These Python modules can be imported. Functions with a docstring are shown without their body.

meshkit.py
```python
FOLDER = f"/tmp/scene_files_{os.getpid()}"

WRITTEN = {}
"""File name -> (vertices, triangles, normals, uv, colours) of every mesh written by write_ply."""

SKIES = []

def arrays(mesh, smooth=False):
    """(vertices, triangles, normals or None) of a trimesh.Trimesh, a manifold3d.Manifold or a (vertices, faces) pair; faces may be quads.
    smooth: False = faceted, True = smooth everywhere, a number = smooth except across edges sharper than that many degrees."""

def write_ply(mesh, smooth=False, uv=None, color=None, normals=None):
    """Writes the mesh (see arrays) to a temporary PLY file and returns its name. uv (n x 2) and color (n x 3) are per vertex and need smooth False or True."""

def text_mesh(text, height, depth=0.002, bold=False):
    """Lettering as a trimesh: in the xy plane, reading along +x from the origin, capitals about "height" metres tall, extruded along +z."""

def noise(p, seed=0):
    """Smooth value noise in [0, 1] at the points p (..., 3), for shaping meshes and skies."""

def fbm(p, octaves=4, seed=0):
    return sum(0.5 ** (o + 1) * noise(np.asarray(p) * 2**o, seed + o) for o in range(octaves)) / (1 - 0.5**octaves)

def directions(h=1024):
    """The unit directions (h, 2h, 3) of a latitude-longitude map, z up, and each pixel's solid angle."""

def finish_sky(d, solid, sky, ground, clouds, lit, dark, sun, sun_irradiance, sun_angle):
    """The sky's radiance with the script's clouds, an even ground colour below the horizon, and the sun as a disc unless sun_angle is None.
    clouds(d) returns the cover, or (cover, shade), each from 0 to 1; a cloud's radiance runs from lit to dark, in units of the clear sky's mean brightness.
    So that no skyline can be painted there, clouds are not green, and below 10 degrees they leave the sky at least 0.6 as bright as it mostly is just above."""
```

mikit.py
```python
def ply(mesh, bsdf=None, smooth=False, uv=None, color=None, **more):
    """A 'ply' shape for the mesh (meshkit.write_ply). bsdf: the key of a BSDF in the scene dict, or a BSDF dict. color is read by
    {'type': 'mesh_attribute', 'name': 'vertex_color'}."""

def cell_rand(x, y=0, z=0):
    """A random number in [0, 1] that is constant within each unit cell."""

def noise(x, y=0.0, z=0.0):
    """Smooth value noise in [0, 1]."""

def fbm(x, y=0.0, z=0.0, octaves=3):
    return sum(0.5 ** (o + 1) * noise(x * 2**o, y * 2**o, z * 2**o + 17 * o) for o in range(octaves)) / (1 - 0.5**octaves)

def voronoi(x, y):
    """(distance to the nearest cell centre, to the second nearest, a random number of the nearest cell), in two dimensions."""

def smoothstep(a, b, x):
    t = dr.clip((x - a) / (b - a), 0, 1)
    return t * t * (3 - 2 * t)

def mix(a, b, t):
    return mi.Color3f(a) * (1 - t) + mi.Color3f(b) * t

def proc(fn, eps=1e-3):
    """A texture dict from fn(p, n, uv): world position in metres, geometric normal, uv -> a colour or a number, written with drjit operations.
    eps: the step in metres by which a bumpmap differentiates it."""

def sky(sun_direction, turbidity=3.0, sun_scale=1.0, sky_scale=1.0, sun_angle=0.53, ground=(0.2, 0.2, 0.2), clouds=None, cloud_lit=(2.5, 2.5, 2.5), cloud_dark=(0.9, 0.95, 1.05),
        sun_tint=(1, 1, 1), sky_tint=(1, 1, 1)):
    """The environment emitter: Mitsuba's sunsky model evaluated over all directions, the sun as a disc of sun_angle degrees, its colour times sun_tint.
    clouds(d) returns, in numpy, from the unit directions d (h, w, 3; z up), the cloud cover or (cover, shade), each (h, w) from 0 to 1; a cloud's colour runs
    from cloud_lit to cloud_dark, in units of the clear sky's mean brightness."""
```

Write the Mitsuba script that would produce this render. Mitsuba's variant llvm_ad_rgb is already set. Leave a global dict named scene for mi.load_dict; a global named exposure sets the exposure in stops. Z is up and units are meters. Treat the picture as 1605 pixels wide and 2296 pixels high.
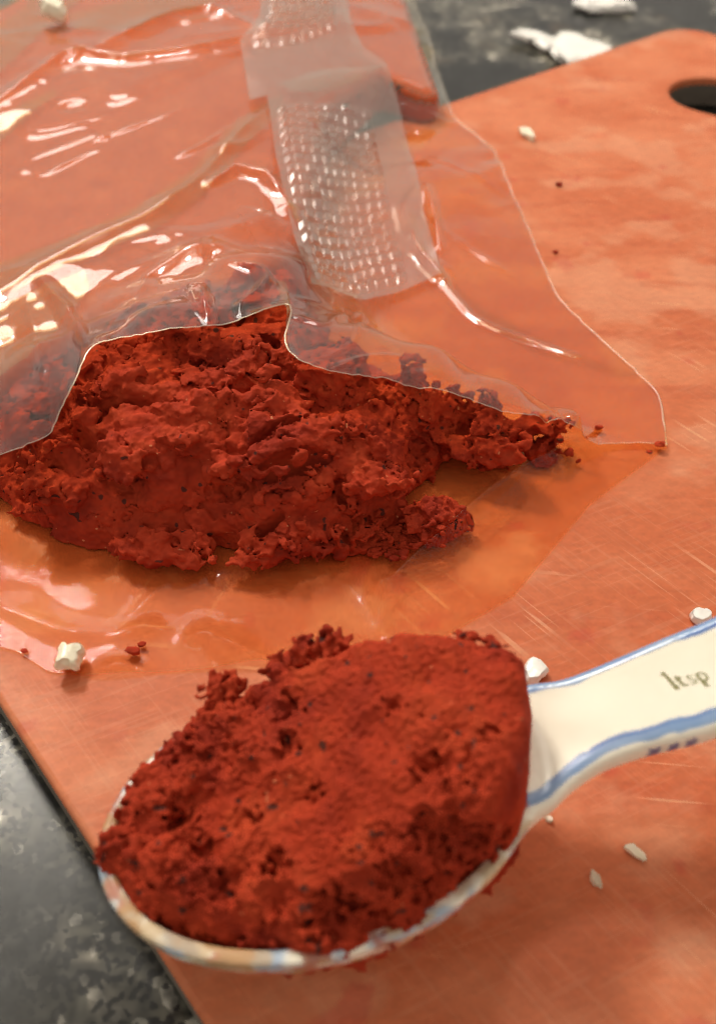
import math, random
import numpy as np, trimesh, drjit as dr, mitsuba as mi, mikit
import scipy.fft as sfft
from scipy import ndimage
from scipy.spatial import cKDTree
import shapely
from shapely.geometry import Polygon, Point, LineString
from mikit import proc, noise, fbm, voronoi, cell_rand, smoothstep, mix
from meshkit import noise as vnoise, fbm as vfbm

random.seed(4)
RNG = np.random.default_rng(11)
T = mi.ScalarTransform4f
scene, labels = {}, {}

# ------------------------------------------------------------------ camera
PITCH, HFOV, CAM_H, ZB = 44.0, 39.0, 0.128, 0.009          # ZB: top of the cutting board
FPX = 802.5 / math.tan(math.radians(HFOV / 2))
_p = math.radians(PITCH)
FW, UP = np.array([0, math.cos(_p), -math.sin(_p)]), np.array([0, math.sin(_p), math.cos(_p)])
EYE = np.array([0, 0, CAM_H])
scene['camera'] = {'type': 'thinlens', 'fov': HFOV, 'fov_axis': 'x', 'aperture_radius': 0.0009, 'focus_distance': 0.158,
                   'near_clip': 0.005, 'far_clip': 50.0,
                   'to_world': T().look_at(origin=EYE.tolist(), target=(EYE + FW).tolist(), up=[0, 0, 1])}
exposure = 0.28

# ------------------------------------------------------------------ lamps (all unseen, placed above and behind the worktop for their light and reflections)
def lamp(key, pos, radius, power, col, aim=(0.0, 0.13, 0.02)):
    scene[key] = {'type': 'disk', 'to_world': T().look_at(origin=list(pos), target=list(aim), up=[0.1, 0.2, 1]) @ T().scale(radius),
                  'emitter': {'type': 'area', 'radiance': {'type': 'rgb', 'value': [power * c for c in col]}}}
    labels[key] = {'label': 'unseen main lamp, out of view at the back left, lighting the board and casting the spoon shadow', 'category': 'lamp'}
lamp('unseen_lamp', (-0.46, 0.86, 0.98), 0.120, 60.0, (1.0, 0.93, 0.81))  # unseen main light, placed back left so shadows fall right and forward
lamp('unseen_lamp_001', (0.05, 0.62, 1.00), 0.060, 52.0, (1.0, 0.93, 0.82))  # unseen second light, placed to light the scene from behind
lamp('unseen_lamp_002', (-0.56, 0.50, 1.30), 0.10, 6.0, (1.0, 0.88, 0.70))  # unseen light, placed so the granite at lower left mirrors it
labels['unseen_lamp_001']['label'] = 'unseen small lamp, out of view above the far side, lighting the paste and film from behind'
labels['unseen_lamp_002']['label'] = 'unseen dim lamp, out of view overhead at the left, placed for the sheen on the granite'
lamp('unseen_lamp_003', (-0.36, 1.30, 0.96), 0.25, 4.2, (1.0, 0.95, 0.88))  # unseen glowing panel, placed to give the film broad soft reflections
labels['unseen_lamp_003']['label'] = 'unseen broad glowing panel, out of view far behind, placed for the soft veils on the film'
scene['room_light'] = {'type': 'constant', 'radiance': {'type': 'rgb', 'value': [0.48, 0.44, 0.38]}}

# ------------------------------------------------------------------ helpers
def at(px, py, z=ZB):
    """the point at height z that a pixel of the photograph (width 1605) shows"""
    d = FW + (px - 802.5) / FPX * np.array([1.0, 0, 0]) + (1148 - py) / FPX * UP
    return EYE + d * ((z - CAM_H) / d[2])
def at_xy(pts, z=ZB): return np.array([at(x, y, z)[:2] for x, y in pts])

def obj(key, mesh, bsdf, smooth=True, label=None, cat=None, group=None, kind=None, **kw):
    scene[key] = mikit.ply(mesh, bsdf, smooth=smooth, **kw)
    e = {k: v for k, v in dict(label=label, category=cat, group=group, kind=kind).items() if v}
    if e: labels[key] = e
    return key
def thing(key, label, cat, group=None):
    labels[key] = {'label': label, 'category': cat}
    if group: labels[key]['group'] = group

def surface_nets(F, origin, h):
    """mesh of the zero level of F (negative inside)"""
    s = F < 0
    n = np.zeros(tuple(k - 1 for k in F.shape), np.int8)
    corners = [(a, b, c) for a in (0, 1) for b in (0, 1) for c in (0, 1)]
    sl = lambda o: tuple(slice(o[k], F.shape[k] - 1 + o[k]) for k in range(3))
    for o in corners: n += s[sl(o)]
    idx = np.argwhere((n > 0) & (n < 8))
    num = -np.ones(n.shape, np.int64); num[tuple(idx.T)] = np.arange(len(idx))
    val = {o: F[tuple((idx + o).T)] for o in corners}
    acc, cnt = np.zeros((len(idx), 3)), np.zeros(len(idx))
    for o in corners:
        for k in range(3):
            if o[k] == 0:
                q = list(o); q[k] = 1; q = tuple(q)
                a, b = val[o], val[q]
                m = (a < 0) != (b < 0)
                t = np.where(m, a / np.where(a == b, 1, a - b), 0)
                p = np.array(o, float)[None].repeat(len(idx), 0); p[:, k] = t
                acc += np.where(m[:, None], p, 0); cnt += m
    v = (idx + acc / cnt[:, None]) * h + origin
    quads = []
    for k in range(3):
        i, j = (k + 1) % 3, (k + 2) % 3
        a = [slice(None)] * 3; b = [slice(None)] * 3
        a[k], b[k] = slice(0, -1), slice(1, None)
        A, B = s[tuple(a)], s[tuple(b)]
        e = np.argwhere(A != B)
        ok = (e[:, i] > 0) & (e[:, j] > 0) & (e[:, i] < n.shape[i]) & (e[:, j] < n.shape[j])
        e = e[ok]; sg = A[tuple(e.T)]
        di, dj = np.eye(3, dtype=int)[i], np.eye(3, dtype=int)[j]
        q = np.stack([num[tuple(x.T)] for x in (e - di - dj, e - dj, e, e - di)], 1)
        q[~sg] = q[~sg][:, ::-1]
        quads.append(q)
    q = np.vstack(quads); q = q[(q >= 0).all(1)]
    return v, np.vstack([q[:, [0, 1, 2]], q[:, [0, 2, 3]]])

class Spectral:
    """band limited noise on a grid, unit variance"""
    def __init__(self, shape, seed):
        self.shape = shape
        self.w = sfft.rfftn(np.random.default_rng(seed).standard_normal(shape).astype(np.float32), workers=4)
        fs = [np.fft.fftfreq(k).astype(np.float32) for k in shape[:-1]] + [np.fft.rfftfreq(shape[-1]).astype(np.float32)]
        self.f2 = sum(np.square(f).reshape([-1 if a == k else 1 for a in range(len(shape))]) for k, f in enumerate(fs))
    def band(self, wavelength):
        f0 = 1.0 / wavelength
        e = self.f2 / f0**2 * np.exp(-self.f2 / f0**2)
        r = sfft.irfftn(self.w * e, s=self.shape, workers=4)
        return r / r.std()

def worley(P, cell, seed):
    """F1, F2 and the index of the nearest of jittered points, at the points P (n,3), in units of cell"""
    lo, hi = P.min(0) - 2 * cell, P.max(0) + 2 * cell
    g = np.stack(np.meshgrid(*[np.arange(a, b, cell) for a, b in zip(lo, hi)], indexing='ij'), -1).reshape(-1, 3)
    c = g + np.random.default_rng(seed).uniform(0, cell, g.shape)
    d, i = cKDTree(c).query(P, k=2, workers=4)
    return d[:, 0] / cell, d[:, 1] / cell, i[:, 0], c[i[:, 0]]

def resample(pts, n):
    pts = np.asarray(pts, float)
    d = np.r_[0, np.cumsum(np.linalg.norm(np.diff(pts, axis=0), axis=1))]
    u = np.linspace(0, d[-1], n)
    return np.stack([np.interp(u, d, pts[:, k]) for k in range(pts.shape[1])], 1)
def smooth_line(pts, n, it=4):
    """a polyline with rounded corners"""
    p = resample(pts, n)
    for _ in range(it): p[1:-1] = 0.25 * p[:-2] + 0.5 * p[1:-1] + 0.25 * p[2:]
    return p
def coons(bottom, top, left, right, nu, nv):
    """grid of xy points between four border lines (bottom and top run with u, left and right with v)"""
    B, Tp, L, R = resample(bottom, nu), resample(top, nu), resample(left, nv), resample(right, nv)
    u, v = np.linspace(0, 1, nu)[:, None, None], np.linspace(0, 1, nv)[None, :, None]
    return ((1 - v) * B[:, None] + v * Tp[:, None] + (1 - u) * L[None] + u * R[None]
            - ((1 - u) * (1 - v) * B[0] + u * (1 - v) * B[-1] + (1 - u) * v * Tp[0] + u * v * Tp[-1]))
def grid_mesh(P):
    nu, nv = P.shape[:2]
    i, j = np.meshgrid(np.arange(nu - 1), np.arange(nv - 1), indexing='ij')
    a = i * nv + j
    return P.reshape(-1, 3), np.stack([a, a + nv, a + nv + 1, a + 1], -1).reshape(-1, 4)
def line_dist(P, line):
    """distance of points P (n,2) to a polyline, and the position along it from 0 to 1"""
    best, pos = np.full(len(P), 9.0), np.zeros(len(P))
    line = np.asarray(line); L = np.r_[0, np.cumsum(np.linalg.norm(np.diff(line, axis=0), axis=1))]
    for k in range(len(line) - 1):
        a, b = line[k], line[k + 1]; ab = b - a
        t = np.clip(((P - a) @ ab) / (ab @ ab + 1e-18), 0, 1)
        d = np.linalg.norm(P - a - t[:, None] * ab, axis=1)
        m = d < best
        best[m] = d[m]; pos[m] = (L[k] + t[m] * (L[k + 1] - L[k])) / L[-1]
    return best, pos

# ------------------------------------------------------------------ materials
def bsdf(key, **d): scene[key] = d; return key
def granite_color(p, n, uv):
    x, y = p.x, p.y
    wx = x + 0.012 * fbm(x * 60, y * 60, 3.0); wy = y + 0.012 * fbm(x * 60, y * 60, 9.0)
    a = fbm(wx * 38, wy * 38, 1.0, octaves=4)
    b = fbm(wx * 130, wy * 130, 5.0, octaves=3)
    c = noise(x * 900, y * 900, 2.0)
    r1 = voronoi(x * 760, y * 760)[2]; r2 = voronoi(x * 1300 + 7, y * 1300)[2]
    col = mix((0.008, 0.0085, 0.008), (0.075, 0.070, 0.054), smoothstep(0.40, 0.66, a))
    col = mix(col, (0.26, 0.235, 0.19), smoothstep(0.50, 0.62, b) * smoothstep(0.45, 0.6, a) * 0.8)
    col = mix(col, (0.12, 0.075, 0.04), smoothstep(0.72, 0.85, noise(wx * 75, wy * 75, 7.7)) * 0.35)
    col = mix(col, (0.34, 0.32, 0.28), smoothstep(0.84, 0.92, r1) * smoothstep(0.40, 0.60, a) * 0.5)
    col = mix(col, (0.004, 0.004, 0.005), smoothstep(0.62, 0.66, r2) * 0.85)
    return col * (0.35 + 2.6 * c * noise(x * 420, y * 420, 8.0) * noise(x * 200, y * 200, 4.0) * 1.6)
bsdf('granite', type='principled', base_color=proc(granite_color), roughness=proc(lambda p, n, uv: 0.13 + 0.22 * fbm(p.x * 90, p.y * 90, 4.0, octaves=4)), specular=0.42)

def board_color(p, n, uv):
    x, y = p.x, p.y
    m = fbm(x * 42, y * 55, 0.5, octaves=4)
    s = fbm(x * 28, y * 260, 3.5, octaves=4)
    fine = noise(x * 700, y * 1500, 8.0)
    g = noise(x * 2600, y * 2600, 1.0)
    col = mix((0.50, 0.122, 0.046), (0.58, 0.180, 0.082), smoothstep(0.35, 0.68, m))
    col = mix(col, (0.43, 0.085, 0.032), smoothstep(0.54, 0.72, s) * 0.45)
    col = mix(col, (0.66, 0.31, 0.18), smoothstep(0.54, 0.74, fbm(x * 75, y * 90, 6.0, octaves=5)) * 0.38)
    # light knife scratches in two directions
    def scr(ca, sa, k, o, thr):
        u, v = x * ca + y * sa, -x * sa + y * ca
        return smoothstep(thr, thr + 0.1, noise(u * 70 + o, v * k, o)) * smoothstep(0.5, 0.68, fbm(x * 55 + o, y * 55, o))
    sc = dr.maximum(dr.maximum(scr(0.63, -0.777, 2600, 3.1, 0.80), scr(0.95, 0.3, 2900, 7.7, 0.82)), dr.maximum(scr(0.3, 0.95, 2500, 13.7, 0.82), scr(0.99, -0.1, 2200, 23.7, 0.78)))
    col = mix(col, (0.78, 0.42, 0.24), sc * 0.38)
    mic = smoothstep(0.66, 0.86, noise((x * 0.63 - y * 0.777) * 90, (x * 0.777 + y * 0.63) * 3300, 4.0)) + smoothstep(0.70, 0.88, noise((x * 0.9 + y * 0.43) * 120, (y * 0.9 - x * 0.43) * 3100, 9.0))
    col = mix(col, (0.74, 0.40, 0.25), dr.minimum(mic, 1.0) * 0.085 * smoothstep(0.35, 0.6, fbm(x * 30, y * 30, 7.0)))
    # paste stains
    st = smoothstep(0.66, 0.78, fbm(x * 150 + 3, y * 150, 2.2, octaves=4))
    col = mix(col, (0.46, 0.045, 0.030), st * 0.4)
    return col * (0.90 + 0.12 * fine + 0.08 * g)
bsdf('board_bump', type='bumpmap', tex=proc(lambda p, n, uv: fbm(p.x * 500, p.y * 900, 2.0, octaves=3) * 0.00008 + 0.00003 * noise(p.x * 3000, p.y * 3000, 1.0), eps=1e-4), scale=1.0,
     b={'type': 'principled', 'base_color': proc(board_color), 'roughness': proc(lambda p, n, uv: 0.42 + 0.22 * fbm(p.x * 60, p.y * 60, 1.0)), 'specular': 0.22})
bsdf('board_core', type='principled', base_color=proc(lambda p, n, uv: mix((0.10, 0.082, 0.066), (0.15, 0.125, 0.10), noise(p.x * 400, p.y * 400, p.z * 3000))), roughness=0.5, specular=0.4)

def paste_color(base, dark, light, speck):
    def fn(p, n, uv):
        x, y, z = p.x, p.y, p.z
        m = fbm(x * 180, y * 180, z * 180, octaves=3)
        f = noise(x * 1500, y * 1500, z * 1500)
        col = mix(dark, base, smoothstep(0.25, 0.55, m)); col = mix(col, light, smoothstep(0.55, 0.78, m) * 0.8)
        k = noise(x * 760 + 5, y * 760, z * 760)
        col = mix(col, (0.025, 0.018, 0.016), smoothstep(speck, speck + 0.05, k) * 0.8)
        k2 = noise(x * 1100 + 5, y * 1100, z * 1100 + 4)
        col = mix(col, (0.75, 0.33, 0.16), smoothstep(0.93, 0.97, k2) * 0.5)
        return col * (0.82 + 0.3 * f)
    return fn
def paste(key, rough, bump, *c):
    bsdf(key, type='bumpmap', tex=proc(lambda p, n, uv: bump * (fbm(p.x * 1300, p.y * 1300, p.z * 1300, octaves=3)), eps=1.2e-4), scale=1.0,
         b={'type': 'principled', 'base_color': proc(paste_color(*c)), 'roughness': rough, 'specular': 0.10})
paste('paste', 0.8, 0.00030, (0.37, 0.036, 0.013), (0.26, 0.023, 0.010), (0.44, 0.052, 0.018), 0.875)
paste('paste_spoon', 0.8, 0.00028, (0.345, 0.034, 0.012), (0.24, 0.021, 0.009), (0.40, 0.049, 0.016), 0.83)
paste('paste_smooth', 0.45, 0.00005, (0.50, 0.105, 0.040), (0.44, 0.082, 0.032), (0.56, 0.14, 0.06), 0.98)

def film(key, tint, w, alpha, milk, ior=1.5):
    """thin clear plastic: a tinted pane with a share of satin gloss and of milky haze"""
    bsdf(key, type='blendbsdf', weight=w, a={'type': 'thindielectric', 'int_ior': ior, 'specular_transmittance': {'type': 'rgb', 'value': tint}},
         b={'type': 'blendbsdf', 'weight': milk, 'a': {'type': 'twosided', 'b': {'type': 'roughconductor', 'alpha': alpha, 'material': 'none', 'specular_reflectance': {'type': 'rgb', 'value': [0.85, 0.83, 0.80]}}},
            'b': {'type': 'twosided', 'b': {'type': 'diffuse', 'reflectance': {'type': 'rgb', 'value': [0.62, 0.52, 0.42]}}}})
film('film_clear', [1.0, 0.86, 0.56], 0.026, 0.075, 0.20)
film('film_seal', [1.0, 0.95, 0.86], 0.21, 0.10, 0.04)
film('film_yellow', [0.93, 0.76, 0.13], 0.03, 0.18, 0.6)
film('film_lower', [1.0, 0.84, 0.62], 0.006, 0.12, 0.3, 1.16)

bsdf('glaze', type='principled', base_color={'type': 'mesh_attribute', 'name': 'vertex_color'}, roughness=0.16, specular=0.38, clearcoat=0.12, clearcoat_gloss=0.95)
bsdf('olive_ink', type='principled', base_color={'type': 'rgb', 'value': [0.16, 0.14, 0.03]}, roughness=0.25)
bsdf('onion', type='principled', base_color=proc(lambda p, n, uv: mix((0.74, 0.66, 0.47), (0.80, 0.75, 0.60), noise(p.x * 800, p.y * 800, p.z * 800))), roughness=0.3, specular=0.5)
bsdf('onion_white', type='principled', base_color=proc(lambda p, n, uv: mix((0.74, 0.71, 0.66), (0.82, 0.80, 0.76), noise(p.x * 300, p.y * 300, p.z * 300))), roughness=0.3, specular=0.5)
bsdf('onion_clear', type='blendbsdf', weight=0.62, a={'type': 'thindielectric', 'int_ior': 1.3}, b={'type': 'twosided', 'b': {'type': 'principled', 'base_color': {'type': 'rgb', 'value': [0.74, 0.62, 0.46]}, 'roughness': 0.25}})

# ------------------------------------------------------------------ the setting: granite worktop
w = 1.2
obj('countertop', (np.array([[-w, -w, 0], [w, -w, 0], [w, w, 0], [-w, w, 0.0]]), np.array([[0, 1, 2, 3]])), 'granite', smooth=False, kind='structure',
    label='dark speckled polished granite worktop under the cutting board')

# ------------------------------------------------------------------ cutting board
a0, a1 = at(0, 1590), at(430, 2230)
b0, b1 = at(1020, 221), at(1450, 83)
U = (a1 - a0)[:2]; U /= np.linalg.norm(U)
V = (b1 - b0)[:2]; V /= np.linalg.norm(V)
mid = (V + np.array([-U[1], U[0]])) / 2; V = mid / np.linalg.norm(mid); U = np.array([V[1], -V[0]])
def meet(p, d, q, e): return p + d * np.linalg.solve(np.stack([d, -e], 1), q - p)[0]
fl = meet((a0 + a1)[:2] / 2, U, (b0 + b1)[:2] / 2, V)                     # far left corner
tip = at(1560, 72)[:2]
length = (tip - fl) @ V + 0.004
depth = 0.30
def loc(s, t): return fl + V * s + U * t
outline = Polygon([loc(0, 0), loc(length, 0), loc(length, depth), loc(0, depth)]).buffer(-0.012).buffer(0.012, quad_segs=12)
hc = at(1605, 212)[:2]
hole = LineString([hc - U * 0.000, hc + V * 0.012 + U * 0.045]).buffer(0.0135, quad_segs=16)
hole_axis = (at(1490, 190)[:2])
def slab(poly, z0, z1, r):
    """flat slab whose upper border is rounded by r"""
    parts, rings = [], []
    steps = [(0.0, z0), (0.0, z1 - r)] + [(r * (1 - math.cos(a)), z1 - r + r * math.sin(a)) for a in np.linspace(0, math.pi / 2, 6)[1:]]
    def ring_pts(ring, n): return resample(np.array(ring.coords), n + 1)[:-1]
    meshes = []
    polys = [poly.buffer(-d, quad_segs=12) if d else poly for d, _ in steps]
    for which in range(1 + len(poly.interiors)):
        n = 240; layers = []
        ref = None
        for q, (d, z) in zip(polys, steps):
            ring = q.exterior if which == 0 else q.interiors[which - 1]
            p = ring_pts(ring, n)
            if shapely.LinearRing(p).is_ccw != (which == 0): p = p[::-1]
            if ref is not None: p = np.roll(p, -np.argmin(np.linalg.norm(p - ref, axis=1)), axis=0)
            ref = p[0]; layers.append(np.c_[p, np.full(n, z)])
        v = np.vstack(layers); f = []
        for k in range(len(layers) - 1):
            i = np.arange(n); j = (i + 1) % n
            f.append(np.stack([k * n + i, k * n + j, (k + 1) * n + j, (k + 1) * n + i], 1))
        f = np.vstack(f)
        meshes.append(trimesh.Trimesh(v, np.vstack([f[:, [0, 1, 2]], f[:, [0, 2, 3]]]), process=False))
    top = trimesh.creation.triangulate_polygon(polys[-1], engine='earcut')
    v2, f2 = top
    n3 = np.cross(np.r_[v2[f2[0][1]] - v2[f2[0][0]], 0], np.r_[v2[f2[0][2]] - v2[f2[0][0]], 0])[2]
    meshes.append(trimesh.Trimesh(np.c_[v2, np.full(len(v2), z1)], f2 if n3 > 0 else f2[:, ::-1], process=False))
    return trimesh.util.concatenate(meshes)
board_poly = outline.difference(hole)
if board_poly.geom_type != 'Polygon': board_poly = max(board_poly.geoms, key=lambda g: g.area)
thing('cutting_board', 'red brown cutting board with a hanging hole and scuffed top lying on the dark worktop', 'cutting board')
obj('cutting_board__top_layer', slab(board_poly, ZB - 0.0022, ZB, 0.0009), 'board_bump', smooth=35)
obj('cutting_board__core', slab(board_poly.buffer(-0.0002), 0.0005, ZB - 0.0022, 0.0002), 'board_core', smooth=35, label='dark grey brown core showing at the edge of the board')

# ------------------------------------------------------------------ paste block: plan, height
front = [(-160, 1120), (-60, 1110), (0, 1128), (60, 1175), (130, 1210), (200, 1240), (270, 1242), (390, 1266), (430, 1240), (480, 1235), (550, 1259), (600, 1270), (700, 1250), (770, 1234), (870, 1192), (930, 1152),
         (950, 1085), (1010, 1052), (1110, 1066), (1160, 1044), (1250, 985)]
fxy = at_xy(front)
back = np.vstack([at_xy([(1300, 930), (1150, 885), (950, 830), (760, 750)], ZB + 0.012), at_xy([(700, 560), (560, 520), (250, 640), (0, 760), (-150, 900)], ZB + 0.018)])
block_poly = Polygon(np.vstack([fxy, back])).buffer(0)
GX, GY, GH = (-0.15, 0.14), (0.03, 0.52), 0.0005
gx, gy = np.arange(*GX, GH), np.arange(*GY, GH)
XX, YY = np.meshgrid(gx, gy, indexing='ij')
def raster(poly):
    inside = shapely.contains_xy(poly, XX, YY)
    return ndimage.distance_transform_edt(inside) * GH - ndimage.distance_transform_edt(~inside) * GH
def lookup(G, x, y):
    x, y = np.asarray(x, float), np.asarray(y, float)
    r = ndimage.map_coordinates(G, [np.atleast_1d(x - GX[0]) / GH, np.atleast_1d(y - GY[0]) / GH], order=1, mode='nearest')
    return r.reshape(x.shape)
Dblk = ndimage.gaussian_filter(raster(block_poly), 1.5)
# the broken front rises as a rough slope, the rear is the flat top of the brick; the right arm is lower
crest = 0.0205 - 0.0070 * np.clip((XX - 0.008) / 0.03, 0, 1) ** 1.0 - 0.003 * np.clip((-0.035 - XX) / 0.02, 0, 1)
Hblk = np.where(Dblk > 0, 0.0035 + (crest - 0.0035) * (1 - np.exp(-np.clip(Dblk, 0, 1) / (0.0075 - 0.0042 * np.clip((XX - 0.008) / 0.015, 0, 1)))) * 1.04, 0)
def block_hit(px, py):
    """where the pixel's ray meets the block's mean surface"""
    z = np.linspace(ZB + 0.026, ZB, 200)
    P = np.array([at(px, py, k) for k in z])
    s = P[:, 2] - ZB - lookup(Hblk, P[:, 0], P[:, 1])
    return P[np.argmax(s < 0)] if (s < 0).any() else P[-1]

def build_block():
    h = 0.00030
    o = np.array([-0.066, 0.096, ZB - 0.0002]); hi = np.array([0.052, 0.176, ZB + 0.0275])
    shape = tuple(int(k) for k in (hi - o) / h)
    x, y, z = [o[k] + h * np.arange(shape[k]) for k in range(3)]
    A, B = np.meshgrid(x, y, indexing='ij')
    H = lookup(Hblk, A, B); D = lookup(Dblk, A, B)
    sp = Spectral(shape, 3)
    # smooth smeared faces against crumbly ones
    smooth = np.zeros(A.shape)
    for px, py, r, k in ((300, 1010, .009, .8), (420, 1000, .008, .8), (640, 1010, .010, .9), (720, 970, .008, .8), (660, 1180, .009, .7), (420, 1180, .008, .5), (180, 1120, .006, .6), (300, 850, .007, .7), (260, 960, .006, .6)):
        c = block_hit(px, py); smooth = np.maximum(smooth, k * np.exp(-((A - c[0])**2 + (B - c[1])**2) / r**2))
    crumbly = np.full(A.shape, 0.38)
    for px, py, r, k in ((1000, 960, .010, 1), (1120, 1000, .010, 1), (1220, 990, .008, 1), (860, 1060, .008, .9), (900, 930, .009, 1), (600, 800, .008, .9), (500, 830, .006, .7), (40, 1060, .009, .8), (80, 1130, .007, .7), (830, 1180, .006, .8), (700, 1230, .005, .6), (300, 1220, .005, .5), (400, 890, .005, .5), (760, 830, .007, .8)):
        c = block_hit(px, py); crumbly = np.maximum(crumbly, k * np.exp(-((A - c[0])**2 + (B - c[1])**2) / r**2))
    rough = (crumbly * (1 - smooth))[..., None].astype(np.float32)
    sp2 = Spectral(A.shape, 9)
    lumps = np.where(B < 0.150, 1.0, 0.35) * (0.0009 * sp2.band(0.016 / h) + 0.0005 * sp2.band(0.007 / h))
    F = np.maximum((z[None, None] - ZB - (H + np.where(D > 0.002, lumps, lumps * 0.3))[..., None]) * 0.75, -(D[..., None]) + 0.0 * z)
    # features laid where they are on the block: slabs, cracks, cavities
    Z = z[None, None]
    n25 = 0.0004 * sp.band(0.0025 / h)
    def ball(px, py, r, k, lift=0.0, stretch=(1, 1, 1), rz=0.0):
        c = block_hit(px, py) + [0, 0, lift]
        lo = np.clip(((c - max(r * np.array(stretch)) * 1.9 - o) / h).astype(int), 0, None); up = ((c + max(r * np.array(stretch)) * 1.9 - o) / h).astype(int)
        s = tuple(slice(lo[q], max(up[q], lo[q])) for q in range(3))
        if any(q.stop <= q.start for q in s): return
        dx, dy, dz = np.meshgrid(x[s[0]] - c[0], y[s[1]] - c[1], z[s[2]] - c[2], indexing='ij')
        ca, sa = math.cos(rz), math.sin(rz)
        q = np.sqrt(((dx * ca + dy * sa) / stretch[0])**2 + ((-dx * sa + dy * ca) / stretch[1])**2 + (dz / stretch[2])**2) - r
        n = n25[s]
        if k > 0:
            F[s] = np.minimum(F[s], q * min(stretch) + 0.4 * n)
        else:
            F[s] = np.maximum(F[s], -(q - 0.35 * r + n))
    for px, py, r, st, rz in ((660, 990, .0052, (2.0, .85, .8), .30), (330, 1000, .0050, (1.9, .9, .8), .25), (300, 850, .0040, (1.8, .9, .8), .35), (640, 1190, .0046, (1.7, .8, .7), .25), (350, 1200, .0045, (1.8, .8, .7), -.1),
                              (380, 920, .0034, (1.3, .9, .8), 0), (455, 900, .0034, (1.4, .9, .8), .1), (830, 1060, .0042, (1.3, 1.2, .8), .5), (1090, 980, .0042, (1.8, .9, .8), -.15), (1180, 990, .0034, (1.6, .9, .7), -.1), (200, 960, .0042, (1.6, .9, .8), 0), (150, 1080, .0042, (1.3, .9, .8), 0), (800, 1200, .0035, (1.3, .9, .8), .2)):
        ball(px, py, r, 1, -r * 0.35, st, rz)
    F += (1 - 0.6 * smooth)[..., None].astype(np.float32) * 0.00040 * sp.band(0.0090 / h)
    F += (0.08 + rough) * (0.00022 * sp.band(0.0034 / h) + 0.00018 * sp.band(0.0016 / h)) + 0.00005 * sp.band(0.0009 / h)
    # chunks: cells stand proud or sunk, with gaps between
    near = np.abs(F) < 0.0032
    I = np.argwhere(near)
    P = o + I * h
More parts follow.
